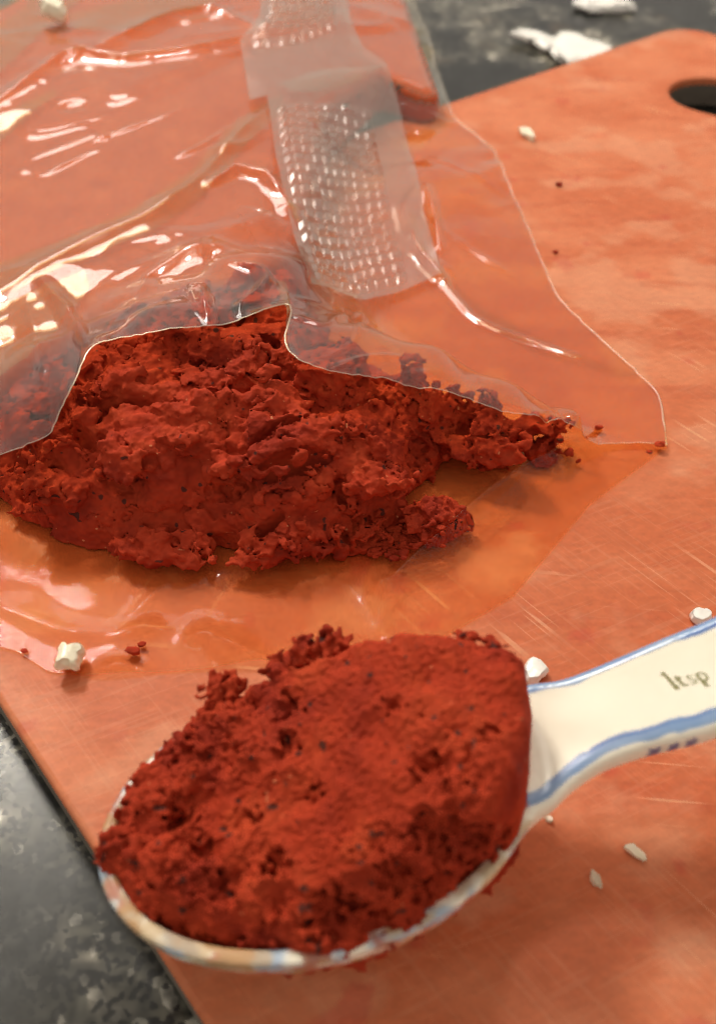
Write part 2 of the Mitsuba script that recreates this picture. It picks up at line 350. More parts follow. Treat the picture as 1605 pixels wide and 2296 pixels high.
    wob = np.stack([sp.band(0.004 / h)[near], np.roll(sp.band(0.0043 / h), 31, 0)[near], np.roll(sp.band(0.0047 / h), 57, 1)[near]], 1) * 0.0007
    rr = rough[I[:, 0], I[:, 1], 0]
    f1, f2, ci, cc = worley((P + wob) * [1, 1.1, 1.5], 0.0095, 5)
    off = np.random.default_rng(8).normal(0, 1, ci.max() + 1)[ci]
    tl = np.random.default_rng(81).normal(0, 0.38, (ci.max() + 1, 3))[ci]
    sq = smooth[I[:, 0], I[:, 1]]
    add = (0.45 + 0.55 * rr) * (1 - 0.6 * sq) * (np.clip(off, -1.2, 1.4) * -0.00065 + np.clip((tl * (P * [1, 1.1, 1.5] - cc)).sum(1), -.0022, .0022) + 0.0036 * np.clip(1 - (f2 - f1) / 0.055, 0, 1) * (off > -0.2))
    g1, g2, gi, gc = worley(P + 0.6 * wob, 0.0021, 6)
    off2 = np.random.default_rng(18).normal(0, 1, gi.max() + 1)[gi]
    tl = np.random.default_rng(82).normal(0, 0.25, (gi.max() + 1, 3))[gi]
    add += (0.02 + 1.1 * np.clip(rr - 0.15, 0, 1)) * (1 - sq) * (off2 * -0.00020 + np.clip((tl * (P - gc)).sum(1), -.0005, .0005) + 0.00045 * np.clip(1 - (g2 - g1) / 0.14, 0, 1) ** 1.3)
    F[near] += add
    for px, py, r, st, rz in ((510, 1098, .0016, (1.7, .9, 1.2), .1), (540, 1078, .0011, (1.5, .7, 1.2), .3), (945, 1005, .0018, (1, 1.2, 1.3), 0), (930, 1030, .0013, (1, 1.2, 1.3), 0), (1042, 955, .0015, (1.1, 1, 1.3), 0), (560, 862, .0017, (1.6, .8, 1.2), .2), (470, 885, .0012, (1.6, .7, 1.2), .2), (230, 908, .0016, (1.9, .6, 1.2), -.1), (40, 1020, .0024, (1, 1, 1.3), 0), (690, 852, .0016, (1.8, .7, 1.2), -.3), (770, 890, .0013, (1.2, .8, 1.2), 0), (130, 968, .0014, (2.0, .5, 1.2), .3),
                              (215, 990, .0012, (1.6, .6, 1.2), .2), (760, 1100, .0013, (.8, 1.2, 1.2), 0), (600, 780, .0018, (1.2, 1, 1.2), 0), (280, 1060, .0018, (1.4, .7, 1), -.2), (810, 860, .0012, (1.3, .8, 1.2), 0), (510, 740, .0015, (1.2, 1, 1.2), 0)):
        ball(px, py, r, -1, 0, st, rz)
    def crack(pts, wd, dp):
        q = np.array([block_hit(*p) for p in resample(pts, 26)])
        for c, k in zip(q, np.sin(np.linspace(0.25, math.pi - 0.25, len(q)))):
            r = dp * k
            lo = np.clip(((c - 2 * r - o) / h).astype(int), 0, None); up = ((c + 2 * r - o) / h).astype(int) + 1
            s = tuple(slice(lo[j], max(up[j], lo[j])) for j in range(3))
            dx, dy, dz = np.meshgrid(x[s[0]] - c[0], y[s[1]] - c[1], z[s[2]] - c[2], indexing='ij')
            F[s] = np.maximum(F[s], -(np.sqrt((dx**2 + dy**2) * (dp / (1.35 * wd))**2 + dz**2) - 1.2 * r + 0.5 * n25[s]))
    for pts, wd, dp in (([(555, 1245), (600, 1195), (640, 1150)], .0006, .0030), ([(570, 1062), (650, 1045), (745, 1025)], .0008, .0030), ([(505, 1055), (560, 1010), (625, 965), (700, 935)], .0006, .0026), ([(380, 1130), (390, 1170), (370, 1215)], .0005, .0022), ([(100, 985), (160, 968), (240, 1000)], .0007, .0026),
                        ([(640, 845), (720, 872), (790, 885)], .0006, .0026), ([(760, 1060), (765, 1110), (800, 1130)], .0006, .0024), ([(200, 905), (330, 895), (440, 930)], .0006, .0024), ([(440, 1240), (520, 1215), (560, 1235)], .0006, .0022)):
        crack(pts, wd, dp)
    F = np.maximum(F, ZB + 0.0004 - Z)
    for s in ((0, slice(None)), ): F[0] = F[-1] = 1; F[:, 0] = F[:, -1] = 1; F[:, :, -1] = 1; F[:, :, 0] = np.maximum(F[:, :, 0], 1e-4)
    v, f = surface_nets(F.astype(np.float32), o, h)
    m = trimesh.Trimesh(v, f, process=False)
    keep = [c for c in trimesh.graph.connected_components(m.face_adjacency, min_len=60)]
    m.update_faces(np.isin(np.arange(len(f)), np.concatenate(keep))); m.remove_unreferenced_vertices()
    return m
block_mesh = build_block()
obj('paste_block', block_mesh, 'paste', label='crumbly brick red block of spice paste, broken open at the mouth of the clear bag', cat='spice paste')

# ------------------------------------------------------------------ smooth wrapped brick at the far end of the bag
brick_h = 0.0160
q = at_xy([(992, 222), (850, 190), (735, 290), (705, 480), (692, 610)], ZB + 0.008)
er = at(912, 0, ZB + 0.008)[:2] - at(992, 222, ZB + 0.008)[:2]; er /= np.linalg.norm(er)
far_ = at_xy([(60, -25), (-60, 40)], ZB + brick_h)
brick_poly = Polygon(np.vstack([q, at_xy([(560, 640), (400, 680), (220, 730), (0, 850), (-200, 950)], ZB + 0.016), far_[::-1], [q[0] + er * 0.10]])).buffer(0).buffer(-0.004).buffer(0.004, quad_segs=8)
def taper(x): return 0.48 + 0.52 * np.clip((0.020 - np.asarray(x)) / 0.04, 0, 1)
bm = slab(brick_poly, ZB + 0.0006, ZB + brick_h, 0.0045)
bm = bm.subdivide_to_size(0.008, max_iter=12); bv = np.array(bm.vertices)
bv[:, 2] = ZB + 0.0006 + (bv[:, 2] - ZB - 0.0006) * taper(bv[:, 0]) + np.where(bv[:, 2] > ZB + brick_h - 0.002, 0.0012 * (vfbm(bv * 45, 2, 3) - 0.5), 0)
bm = trimesh.Trimesh(bv, bm.faces, process=False); bm.merge_vertices()
obj('paste_brick', bm, 'paste_smooth', smooth=40, label='smooth unbroken red brick of paste still tightly wrapped at the far end of the bag', cat='spice paste')

# ------------------------------------------------------------------ the bag: height of the upper sheet
Dbrk = raster(brick_poly)
Hreal = np.zeros(XX.shape)
_v = np.array(block_mesh.vertices)
np.maximum.at(Hreal, (np.clip(((_v[:, 0] - GX[0]) / GH).round().astype(int), 0, len(gx) - 1), np.clip(((_v[:, 1] - GY[0]) / GH).round().astype(int), 0, len(gy) - 1)), _v[:, 2] - ZB)
Hreal = ndimage.gaussian_filter(ndimage.grey_dilation(Hreal, 5), 1.0)
sup = np.maximum(np.maximum(np.where(Dblk > 0, Hblk, 0), Hreal) + 0.0005, np.where(Dbrk > 0, brick_h * taper(XX) + 0.0009 - 0.0035 * np.clip(1 - Dbrk / 0.0035, 0, 1)**2, 0.0006))
sup = np.where(Dblk > -0.003, np.maximum(ndimage.gaussian_filter(ndimage.grey_dilation(sup, 17), 5) - 0.0004, 0.0006), sup)
tent = ndimage.gaussian_filter(ndimage.grey_dilation(sup, 9), 9)
for _ in range(4): tent = ndimage.gaussian_filter(np.maximum(tent, sup), 5)
tent = np.maximum(tent, sup)
sheet = ndimage.gaussian_filter(tent, 1.5) + ZB
def sheet_hit(px, py, lift=0.0):
    z = np.linspace(ZB + 0.030, ZB - 0.002, 260)
    P = np.array([at(px, py, k) for k in z])
    s = P[:, 2] - lift - lookup(sheet, P[:, 0], P[:, 1])
    return P[np.argmax(s < 0)] if (s < 0).any() else P[-1]
def hits(pts): return np.array([sheet_hit(*p)[:2] for p in pts])

CREASES = [  # pixels along the fold, height, width in metres (a negative height is a valley)
    ([(-30, 262), (0, 240), (155, 130), (280, 147), (430, 125), (560, 95), (625, 60)], .0034, .0028),
    ([(155, 150), (290, 85), (400, 35), (470, 20), (570, 70)], .0030, .0030),
    ([(20, 377), (120, 340), (212, 305), (262, 322)], .0016, .0014), ([(262, 322), (190, 350), (100, 395), (20, 380)], .0020, .0016),
    ([(0, 660), (150, 570), (350, 480), (450, 405), (540, 300), (640, 210)], .0024, .0040),
    ([(0, 410), (180, 330), (400, 250), (560, 215)], .0014, .0018), ([(60, 440), (300, 400), (450, 330), (600, 240)], .0010, .0016),
    ([(455, 428), (530, 385), (600, 400), (650, 470)], .0036, .0026), ([(455, 428), (560, 440), (640, 500)], -.0022, .0022),
    ([(300, 690), (330, 620), (420, 575), (500, 560)], .0016, .0028), ([(445, 640), (460, 690), (472, 735)], .0036, .0018),
    ([(520, 590), (580, 605), (603, 640), (580, 672), (542, 690), (540, 712)], .0040, .0019), ([(470, 560), (490, 620), (475, 660)], -.0014, .0014),
    ([(100, 640), (150, 690), (180, 740), (205, 805)], .0028, .0016), ([(60, 690), (90, 780), (100, 900)], .0012, .0022), ([(30, 740), (40, 900), (20, 1000)], -.001, .002),
    ([(665, 712), (740, 735), (810, 705), (830, 730), (800, 770), (690, 840)], .0030, .0019), ([(720, 850), (830, 812), (935, 793)], .0028, .0017), ([(840, 740), (900, 790), (1000, 800)], -.0010, .002),
    ([(975, 600), (1010, 655), (1060, 715), (1120, 745), (1260, 790), (1420, 830), (1490, 890)], .0024, .0020),
    ([(860, 300), (1000, 370), (1150, 450)], .0007, .0010), ([(960, 500), (1100, 590), (1250, 680)], .0008, .0010), ([(985, 590), (1150, 720), (1300, 800)], .0008, .0009),
    ([(930, 440), (905, 480), (930, 560), (985, 625)], .0040, .0019), ([(955, 430), (975, 500), (985, 560)], .0034, .0015), ([(940, 470), (955, 530)], -.0016, .0012),
    ([(790, 190), (850, 215), (930, 235), (1010, 268)], .0022, .0018), ([(800, 150), (870, 205), (960, 240)], -.0012, .0016), ([(880, 60), (910, 120), (900, 180)], .0006, .0014),
    ([(0, 830), (120, 760), (260, 700), (420, 640)], .0008, .0030), ([(560, 215), (600, 110), (590, 60)], .0016, .0016),
]
FX = Spectral(XX.shape, 21)
# wrinkles that run with the pull of the film, from lower left to upper right
rot = 0.55
rx = XX * math.cos(rot) + YY * math.sin(rot); ry = -XX * math.sin(rot) + YY * math.cos(rot)
def aniso(ku, kv, seed): return vfbm(np.stack([rx * ku, ry * kv, np.full(rx.shape, seed * 3.7)], -1), 2, seed) - 0.5
wrk = 0.0040 * aniso(28, 75, 1) + 0.0030 * np.abs(aniso(40, 150, 2)) + 0.0005 * aniso(120, 320, 3)
crs = np.zeros(XX.shape)
_w = np.stack([rx.ravel() / 2.6, ry.ravel(), 0 * rx.ravel()], 1) + np.stack([0.002 * FX.band(40).ravel(), 0.002 * FX.band(46).ravel(), 0 * rx.ravel()], 1)
_c = np.random.default_rng(5).uniform([_w[:, 0].min(), _w[:, 1].min()], [_w[:, 0].max(), _w[:, 1].max()], (900, 2))
_d, _i = cKDTree(_c).query(_w[:, :2], k=2, workers=4)
_t = np.random.default_rng(6).normal(0, 0.10, (900, 2))
crumple = (0.0009 * np.exp(-(_d[:, 1] - _d[:, 0]) / 0.0012) + np.clip((_t[_i[:, 0]] * (_w[:, :2] - _c[_i[:, 0]])).sum(1), -.001, .001)).reshape(rx.shape)
from scipy.interpolate import LinearNDInterpolator
def facets(n, seed, hgt):
    r = np.random.default_rng(seed)
    c = np.c_[r.uniform(_w[:, 0].min(), _w[:, 0].max(), n), r.uniform(_w[:, 1].min(), _w[:, 1].max(), n)]
    f = LinearNDInterpolator(c, np.random.default_rng(seed + 1).normal(0, hgt, n))
    return np.nan_to_num(f(_w[:, :2])).reshape(rx.shape)
crumple = facets(260, 5, 0.0015) + facets(1300, 8, 0.00015) + 0.15 * ndimage.gaussian_filter(crumple, 0.8)
flat = np.stack([XX, YY], -1)
for pts, hgt, wd in CREASES:
    hgt, wd = 0.85 * hgt, 0.75 * wd
    ln = smooth_line(hits(pts), 40, 1)
    lo, up = ln.min(0) - 6 * wd, ln.max(0) + 6 * wd
    i0, i1 = [int(np.clip((v - GX[0]) / GH, 0, len(gx))) for v in (lo[0], up[0])]
    j0, j1 = [int(np.clip((v - GY[0]) / GH, 0, len(gy))) for v in (lo[1], up[1])]
    sub = flat[i0:i1, j0:j1]
    if not sub.size: continue
    d, pos = line_dist(sub.reshape(-1, 2), ln)
    k = 0.8 * hgt * np.clip(1.25 * np.exp(-d / wd) - 0.12, 0, 1) * (0.35 + 0.65 * np.sin(np.clip(pos, 0.03, 0.97) * math.pi)) 
    crs[i0:i1, j0:j1] += k.reshape(sub.shape[:2])
free = np.clip((tent - sup) / 0.002, 0.25, 1)
sheet2 = np.maximum(sheet + (0.10 * wrk + crumple) * (0.35 + 0.65 * free) + crs, sup + ZB + 0.0002)
sheet2 = ndimage.gaussian_filter(sheet2, 0.6)
sheet3 = ndimage.gaussian_filter(sheet2, 9)

def sheet_mesh(bottom, top, left, right, nu, nv, lift=0.0, extra=None, G=sheet2):
    P = coons(hits(bottom), hits(top), hits(left), hits(right), nu, nv)
    z = lookup(G, P[..., 0], P[..., 1]) + lift
    if extra is not None: z = z + extra(*np.meshgrid(np.linspace(0, 1, nu), np.linspace(0, 1, nv), indexing='ij'))
    return grid_mesh(np.dstack([P, z]))
cut = [(-90, 1062), (0, 1030), (60, 1010), (120, 990), (150, 920), (215, 802), (330, 772), (450, 745), (560, 722), (655, 697), (652, 745), (634, 798), (665, 830), (720, 850), (870, 862), (1050, 905), (1250, 962), (1300, 980), (1350, 985), (1430, 995), (1495, 1002)]
def ragged(line, n, seed):
    p = smooth_line(line, n, 3); p[1:-1] += np.random.default_rng(seed).normal(0, 0.9, (n - 2, 2)); return [tuple(q) for q in p]
cut = ragged(cut, 150, 1)
RIGHT = ragged([(1495, 1002), (1480, 885), (1390, 800), (1250, 670), (1170, 480), (1100, 330), (1022, 262), (1000, 200), (965, 100), (922, 0), (900, -70)], 90, 2)
thing('plastic_bag', 'clear yellowish plastic bag, cut open, lying over the cutting board', 'plastic bag')
obj('plastic_bag__upper_sheet', sheet_mesh(cut, [(-120, -70), (300, -70), (900, -70)], [(-90, 1062), (-100, 500), (-120, -70)],
    RIGHT, 520, 560, extra=lambda u, v: 0.0028 * np.exp(-v / 0.018) * vnoise(np.stack([u * 14, v * 0, v * 0], -1), 4)), 'film_clear',
    label='wrinkled upper sheet of the bag with the cut edge')
def rim(key, line, n, curl, text):
    p = resample(hits(line), n); tg = np.gradient(p, axis=0); tg /= np.linalg.norm(tg, axis=1, keepdims=True) + 1e-12
    nn = np.stack([-tg[:, 1], tg[:, 0]], 1); u = np.linspace(0, 1, n)
    z0 = lookup(sheet2, p[:, 0], p[:, 1]) + (0.0028 * vnoise(np.stack([u * 14, 0 * u, 0 * u], -1), 4) if curl else 0)
    rows = []
    for a in np.linspace(0, 2 * math.pi, 7):
        rows.append(np.c_[p + nn * 0.00017 * (math.cos(a) + 0.6), z0 + 0.00008 + 0.00009 * math.sin(a)])
    obj(key, grid_mesh(np.stack(rows, 0)), 'film_rim', label=text)
film('film_rim', [1.0, 0.90, 0.68], 0.20, 0.2, 0.40)
rim('plastic_bag__cut_edge', cut, 520, True, 'pale cut edge of the film over the paste')
rim('plastic_bag__side_fold', RIGHT, 400, False, 'pale folded side of the bag on the board')
def bumps(nr, nc, u0, u1, v0, v1, amp):
    def fn(u, v):
        m = np.clip((u - u0) / 0.04, 0, 1) * np.clip((u1 - u) / 0.04, 0, 1) * np.clip((v - v0) / 0.03, 0, 1) * np.clip((v1 - v) / 0.03, 0, 1)
        wob = 0.25 * (vfbm(np.stack([u * 4, v * 5, u * 0], -1), 2, 8) - 0.5)
        a, b = (v - v0) / (v1 - v0) * nr + wob, (u - u0) / (u1 - u0) * nc + 1.5 * wob
        jit = 0.45 + 1.0 * vnoise(np.stack([np.floor(b), np.floor(a), a * 0], -1), 3)
        tri = lambda q: 1 - np.abs(2 * (q - np.floor(q)) - 1)
        pyr = np.clip(np.minimum(tri(a) * 1.6, 0.30 + tri(b) * 1.8), 0, 0.80)
        return amp * m * pyr * jit + 0.0024 * (vfbm(np.stack([u * 2.4, v * 3.0, u * 0], -1), 3, 5) - 0.5)
    return fn
obj('plastic_bag__seal_fin', sheet_mesh([(700, 650), (840, 682), (988, 628)], [(598, 215), (740, 170), (866, 150)], [(700, 650), (650, 500), (620, 370), (598, 215)], [(988, 628), (950, 500), (930, 400), (900, 270), (866, 150)],
    260, 460, 0.0007, bumps(18, 10, 0.05, 0.78, 0.02, 0.86, 0.0011), G=sheet3 + 0.001), 'film_seal', label='milky fin seal with embossed rows down the middle of the bag')
obj('plastic_bag__seal_fin_001', sheet_mesh([(560, 240), (700, 215), (868, 150)], [(585, -60), (680, -60), (762, -60)], [(560, 240), (540, 110), (585, 60), (585, -60)], [(868, 150), (815, 115), (785, 60), (762, -60)],
    200, 300, 0.0005, bumps(11, 8, 0.08, 0.84, 0.30, 1.0, 0.0015), G=sheet3 + 0.001), 'film_seal', label='milky embossed seal at the top end of the bag')
# folds where the film lies double and looks yellow
FOLDS = [
    ([(-40, 690), (150, 600), (340, 520), (450, 445), (560, 320), (640, 240)], [(-40, 600), (120, 545), (300, 465), (430, 380), (530, 270), (630, 205)]),
    ([(-40, 200), (40, 130), (110, 60), (200, -20)], [(-40, 80), (20, 40), (60, 10), (90, -40)]),
    ([(170, 70), (300, 70), (430, 20), (540, -20)], [(150, 30), (280, 0), (380, -30), (470, -60)]),
    ([(-40, 350), (20, 300), (90, 245), (130, 215)], [(-40, 290), (10, 265), (60, 235), (125, 205)]),
    ([(-40, 860), (60, 800), (150, 700), (200, 640)], [(-40, 690), (40, 670), (110, 640), (190, 610)]),
    ([(985, 628), (1070, 725), (1230, 800), (1420, 850)], [(985, 600), (1080, 690), (1250, 770), (1430, 838)]),
]
for k, (lo_, up_) in enumerate(FOLDS):
    obj('plastic_bag__fold' + (f'_{k:03d}' if k else ''), sheet_mesh(lo_, up_, [lo_[0], up_[0]], [lo_[-1], up_[-1]], 160, 40, -0.0005), 'film_yellow', label='yellow band where the film of the bag is folded double')
# lower sheet on the board
LOWC = [([(1270, 1005), (1200, 1060), (1125, 1118), (1000, 1225), (930, 1275), (860, 1335)], .0065, .0017), ([(852, 1240), (850, 1330), (856, 1410)], .0018, .0010),
        ([(-40, 1350), (0, 1362), (140, 1420), (260, 1430)], .0005, .0018), ([(285, 1420), (330, 1412), (365, 1418)], .0012, .0012), ([(470, 1432), (520, 1465), (592, 1492)], .0030, .0016), ([(215, 1520), (260, 1500), (310, 1505)], .0014, .0012),
        ([(420, 1438), (470, 1432)], .0012, .0010), ([(400, 1330), (520, 1270)], .0006, .0012), ([(300, 1380), (420, 1270)], .0005, .0010), ([(970, 1050), (1080, 1085), (1110, 1110)], .0010, .0012)]
low = 0.0003 + 0.0003 * np.abs(aniso(45, 45, 7)) + 0.0001 * vfbm(np.stack([XX * 60, YY * 60, XX * 0], -1), 2, 4)
for pts, hgt, wd in LOWC:
    d, pos = line_dist(flat.reshape(-1, 2), smooth_line(at_xy(pts), 30, 2))
    low += (hgt * np.exp(-d / wd) * (0.3 + 0.7 * np.sin(np.clip(pos, 0.05, 0.95) * math.pi))).reshape(XX.shape)
low = 0.0003 + (low - 0.0003) * np.clip(1 - Dblk / 0.006, 0.05, 1); low = ZB + ndimage.gaussian_filter(low, 1.0)
Pl = coons(at_xy([(-90, 1430), (40, 1465), (110, 1510), (215, 1520), (450, 1505), (592, 1492), (900, 1490)]), at_xy([(-60, 980), (400, 800), (750, 500), (1018, 270)]), at_xy([(-90, 1430), (-60, 980)]), at_xy([(900, 1490), (1150, 1340), (1320, 1135), (1495, 1004), (1478, 887), (1390, 802), (1248, 672), (1168, 482), (1098, 332), (1018, 270)]), 420, 520)
obj('plastic_bag__lower_sheet', grid_mesh(np.dstack([Pl, lookup(low, Pl[..., 0], Pl[..., 1])])), 'film_lower', label='lower sheet of the bag lying flat on the board in front of the paste')

# ------------------------------------------------------------------ the ceramic measuring spoon
ZR = ZB + 0.0145                                              # height of the bowl's rim
e0, e1 = at(228, 1990, ZR), at(1192, 1692, ZR)
C = ((e0 + e1) / 2)[:2]; AX = (e1 - e0)[:2]; RA = np.linalg.norm(AX) / 2; AX /= np.linalg.norm(AX); AY = np.array([-AX[1], AX[0]])
RB = 0.5 * abs((at(585, 1555, ZR) - at(800, 2140, ZR))[:2] @ AY)
C = C + AY * (0.5 * ((at(585, 1555, ZR) + at(800, 2140, ZR))[:2] - 2 * C) @ AY)
RC = 0.0138
def st(x, y): return (x - C[0]) * AX[0] + (y - C[1]) * AX[1], (x - C[0]) * AY[0] + (y - C[1]) * AY[1]
def rise(s): return 0.0075 * np.clip((s - RA * 0.75) / 0.024, 0, 3) ** 1.25       # the handle climbs away from the bowl
up_px = [(1172, 1528), (1250, 1525), (1350, 1485), (1480, 1428), (1605, 1378)]
dn_px = [(1183, 1905), (1222, 1835), (1275, 1765), (1350, 1712), (1450, 1676), (1605, 1640)]
def edge(px):
    out = []
    for x, y in px:
        z = ZR
        for _ in range(6):
            p = at(x, y, z); s, t = st(p[0], p[1]); z = ZR + float(rise(s))
        out.append((s, t))
    return np.array(sorted(out))
EU, ED = edge(up_px), edge(dn_px)
def ext(E, far): return np.vstack([E, [E[-1, 0] + 0.012, E[-1, 1] + far * 0.0008], [E[-1, 0] + 0.03, E[-1, 1] + far * 0.0008]])
EU, ED = ext(EU, 1), ext(ED, -1)
ss = np.linspace(EU[0, 0] - 0.004, EU[-1, 0], 200)
WU, WD = np.interp(ss, EU[:, 0], EU[:, 1]), np.interp(ss, ED[:, 0], ED[:, 1])
WU, WD = ndimage.gaussian_filter1d(WU, 5, mode='nearest'), ndimage.gaussian_filter1d(WD, 5, mode='nearest')
S_END = ss[-1] - 0.004
def smin(a, b, k):
    hh = np.clip(0.5 + 0.5 * (b - a) / k, 0, 1)
    return b * (1 - hh) + a * hh - k * hh * (1 - hh)
def build_spoon():
    h = 0.00034
    corners = np.array([C + AX * a + AY * b for a in (-RA - .003, S_END + .003) for b in (-RB - .004, RB + .004)])
    lo = np.r_[corners.min(0), ZB - 0.0006]; hi = np.r_[corners.max(0), ZR + float(rise(S_END)) + 0.004]
    shape = tuple(int(k) for k in (hi - lo) / h)
    x, y, z = [lo[k] + h * np.arange(shape[k]) for k in range(3)]
    A, B = np.meshgrid(x, y, indexing='ij')
    s, t = st(A, B); Z = (z - ZR)[None, None]
    r_out = np.sqrt((s / RA)**2 + (t / RB)**2)[..., None]
    def ell(a, b, c): 
        k0 = np.sqrt((s[..., None] / a)**2 + (t[..., None] / b)**2 + (Z / c)**2) + 1e-9
        k1 = np.sqrt((s[..., None] / a**2)**2 + (t[..., None] / b**2)**2 + (Z / c**2)**2) + 1e-9
        return k0 * (k0 - 1) / k1
    outer = np.maximum(ell(RA, RB, RC), Z - 0.0004); outer = np.maximum(outer, -(Z + RC - 0.0006))
    inner = ell(RA - 0.0019, RB - 0.0019, RC - 0.0022)
    wu, wd = np.interp(s, ss, WU), np.interp(s, ss, WD)
    mid, hw = (wu + wd) / 2, (wu - wd) / 2
    q = (t - mid) / hw
    top = rise(s) + 0.0004 - (0.0001 + 0.0004 * np.exp(-((s - RA - 0.003) / 0.0055)**2)) * np.clip(1 - q**2, -1, 1)
    th = 0.0034 + 0.0012 * np.clip(1 - np.abs(q), 0, 1)
    dz = np.abs(Z - (top - th / 2)[..., None]) - (th / 2)[..., None]
    dl = np.maximum(np.abs(t - mid) - hw, np.maximum((RA * 0.72) - s, s - S_END))[..., None]
    r = 0.0013
    a_, b_ = dz + r, dl + r
    hd = np.minimum(np.maximum(a_, b_), 0) + np.hypot(np.maximum(a_, 0), np.maximum(b_, 0)) - r
    F = smin(outer, hd, 0.0022)
    F = -smin(-F, inner, 0.0010)
    F[0] = F[-1] = 1; F[:, 0] = F[:, -1] = 1; F[:, :, 0] = F[:, :, -1] = 1
    v, f = surface_nets(F.astype(np.float32), lo, h)
    m = trimesh.Trimesh(v, f, process=False)
    comps = trimesh.graph.connected_components(m.face_adjacency, min_len=500)
    m.update_faces(np.isin(np.arange(len(f)), max(comps, key=len))); m.remove_unreferenced_vertices()
    trimesh.smoothing.filter_taubin(m, iterations=12)
    v = np.array(m.vertices)
    # painted glaze: cream body, a brushed blue line round the border, blue dabs on the side, a flower garland on the bowl
    s, t = st(v[:, 0], v[:, 1]); zz = v[:, 2] - ZR
    n3 = lambda k, sd: vfbm(v * k, 3, sd)
    col = np.array([0.86, 0.80, 0.66]) + (n3(160, 2) - 0.5)[:, None] * np.array([0.08, 0.09, 0.10])
    def put(mask, c): 
        nonlocal col
        col = col * (1 - mask[:, None]) + np.array(c) * mask[:, None]
    sstep = lambda a, b, x: np.clip((x - a) / (b - a), 0, 1) ** 2 * (3 - 2 * np.clip((x - a) / (b - a), 0, 1))
    wu, wd = np.interp(s, ss, WU), np.interp(s, ss, WD)
    hnd = (s > RA * 0.80) & (zz > rise(s) - 0.0022)
    wv = 0.0011 * (n3(300, 7) - 0.5)
    for dist, w0, w1 in ((wu - t, -0.0002, 0.0016), (t - wd, 0.0007, 0.0023)):
        d = dist + wv
        k = sstep(w0 - 0.0002, w0 + 0.0002, d) * (1 - sstep(w1 - 0.0002, w1 + 0.0002, d)) * hnd
        put(k * (0.80 + 0.2 * n3(220, 11)), (0.12, 0.24, 0.46))
        put(sstep(w1 - 0.0007, w1 - 0.0003, d) * (1 - sstep(w1 - 0.0001, w1 + 0.0002, d)) * hnd * sstep(0.40, 0.6, n3(110, 5)), (0.05, 0.12, 0.40))
    ro = np.sqrt((s / RA)**2 + (t / RB)**2)
    rim = (ro > 0.80) & (zz > -0.0026) & (s < RA * 0.82)
    put(rim * sstep(0.40, 0.58, n3(330, 13)) * 0.8, (0.26, 0.38, 0.54))
    put((ro > 0.8) * (s < RA * 0.85) * sstep(0.48, 0.58, n3(420, 29)) * 0.85, (0.40, 0.10, 0.04))
    side = (t < wd + 0.0006) & (s > RA) & (zz < rise(s) - 0.0006)
    for px, py, r in ((1470, 1668, .0007), (1512, 1655, .0006), (1550, 1643, .0006)):
        sc0 = edge([(px, py)])[0, 0]
        put(side * np.clip(1.4 - ((s - sc0 + 0.6 * (t - wd)) / r)**2, 0, 1) * 0.85, (0.05, 0.06, 0.24))
    put((ro > 0.8) * (s < RA * 0.85) * sstep(0.44, 0.56, n3(270, 37)) * 0.7, (0.50, 0.33, 0.15))
    ext_ = (s < RA * 0.9) & (zz < -0.0015) & (ro > 0.4)
    put(ext_ * sstep(0.52, 0.60, n3(260, 17)) * 0.75, (0.27, 0.26, 0.10))
    put(ext_ * sstep(0.58, 0.66, n3(240, 19)) * 0.85, (0.60, 0.34, 0.08))
    put(ext_ * sstep(0.55, 0.63, n3(150, 23)) * 0.8, (0.42, 0.09, 0.05))
    return m, np.clip(col, 0.01, 0.9)
sm_, sc_ = build_spoon()
thing('measuring_spoon', 'cream glazed ceramic teaspoon measure with blue painted border, heaped with red paste', 'measuring spoon')
obj('measuring_spoon__body', sm_, 'glaze', smooth=True, color=sc_, label='cream glazed bowl and handle with a blue painted border')
# lettering 1tsp, brushed on the handle
GL = {'1': [([(0.05, 0.80), (0.16, 0.97), (0.20, 1.0)], .055, .05), ([(0.20, 1.0), (0.20, 0.5), (0.20, 0.05)], .05, .085), ([(0.08, 0.02), (0.34, 0.02)], .07, .07)],
      't': [([(0.12, 0.86), (0.12, 0.5), (0.13, 0.14), (0.24, 0.03), (0.36, 0.10)], .07, .045), ([(0.0, 0.66), (0.32, 0.66)], .04, .04)],
      's': [([(0.34, 0.60), (0.20, 0.68), (0.06, 0.58), (0.10, 0.44), (0.28, 0.33), (0.34, 0.18), (0.20, 0.03), (0.03, 0.10)], .035, .045)],
      'p': [([(0.06, 0.68), (0.07, 0.2), (0.08, -0.32)], .05, .065), ([(0.07, 0.56), (0.22, 0.70), (0.40, 0.60), (0.42, 0.28), (0.26, 0.02), (0.08, 0.14)], .035, .05), ([(-0.03, -0.32), (0.19, -0.32)], .04, .04)]}
def handle_point(px, py):
    z = ZR
    for _ in range(8):
        p = at(px, py, z); s, t = st(p[0], p[1])
        wu, wd = np.interp(s, ss, WU), np.interp(s, ss, WD); qq = (t - (wu + wd) / 2) / ((wu - wd) / 2)
        z = ZR + float(rise(s)) + 0.0004 - 0.0001 * (1 - qq * qq)
    return np.array([s, t])
L0, LX, LY = handle_point(1508, 1547), handle_point(1592, 1526), handle_point(1470, 1504)
ex, ey = (LX - L0) / 1.28, (LY - L0)
proxm = trimesh.proximity.ProximityQuery
lit = []; pen = 0.0
ctree = None
top_mask = np.array(sm_.vertex_normals)[:, 2] > 0.5
tv = np.array(sm_.vertices)[top_mask]; ttree = cKDTree(tv[:, :2])
def surf_z(xy):
    d, i = ttree.query(xy, k=6)
    w_ = 1 / (d + 1e-5); return (tv[i, 2] * w_).sum(1) / w_.sum(1)
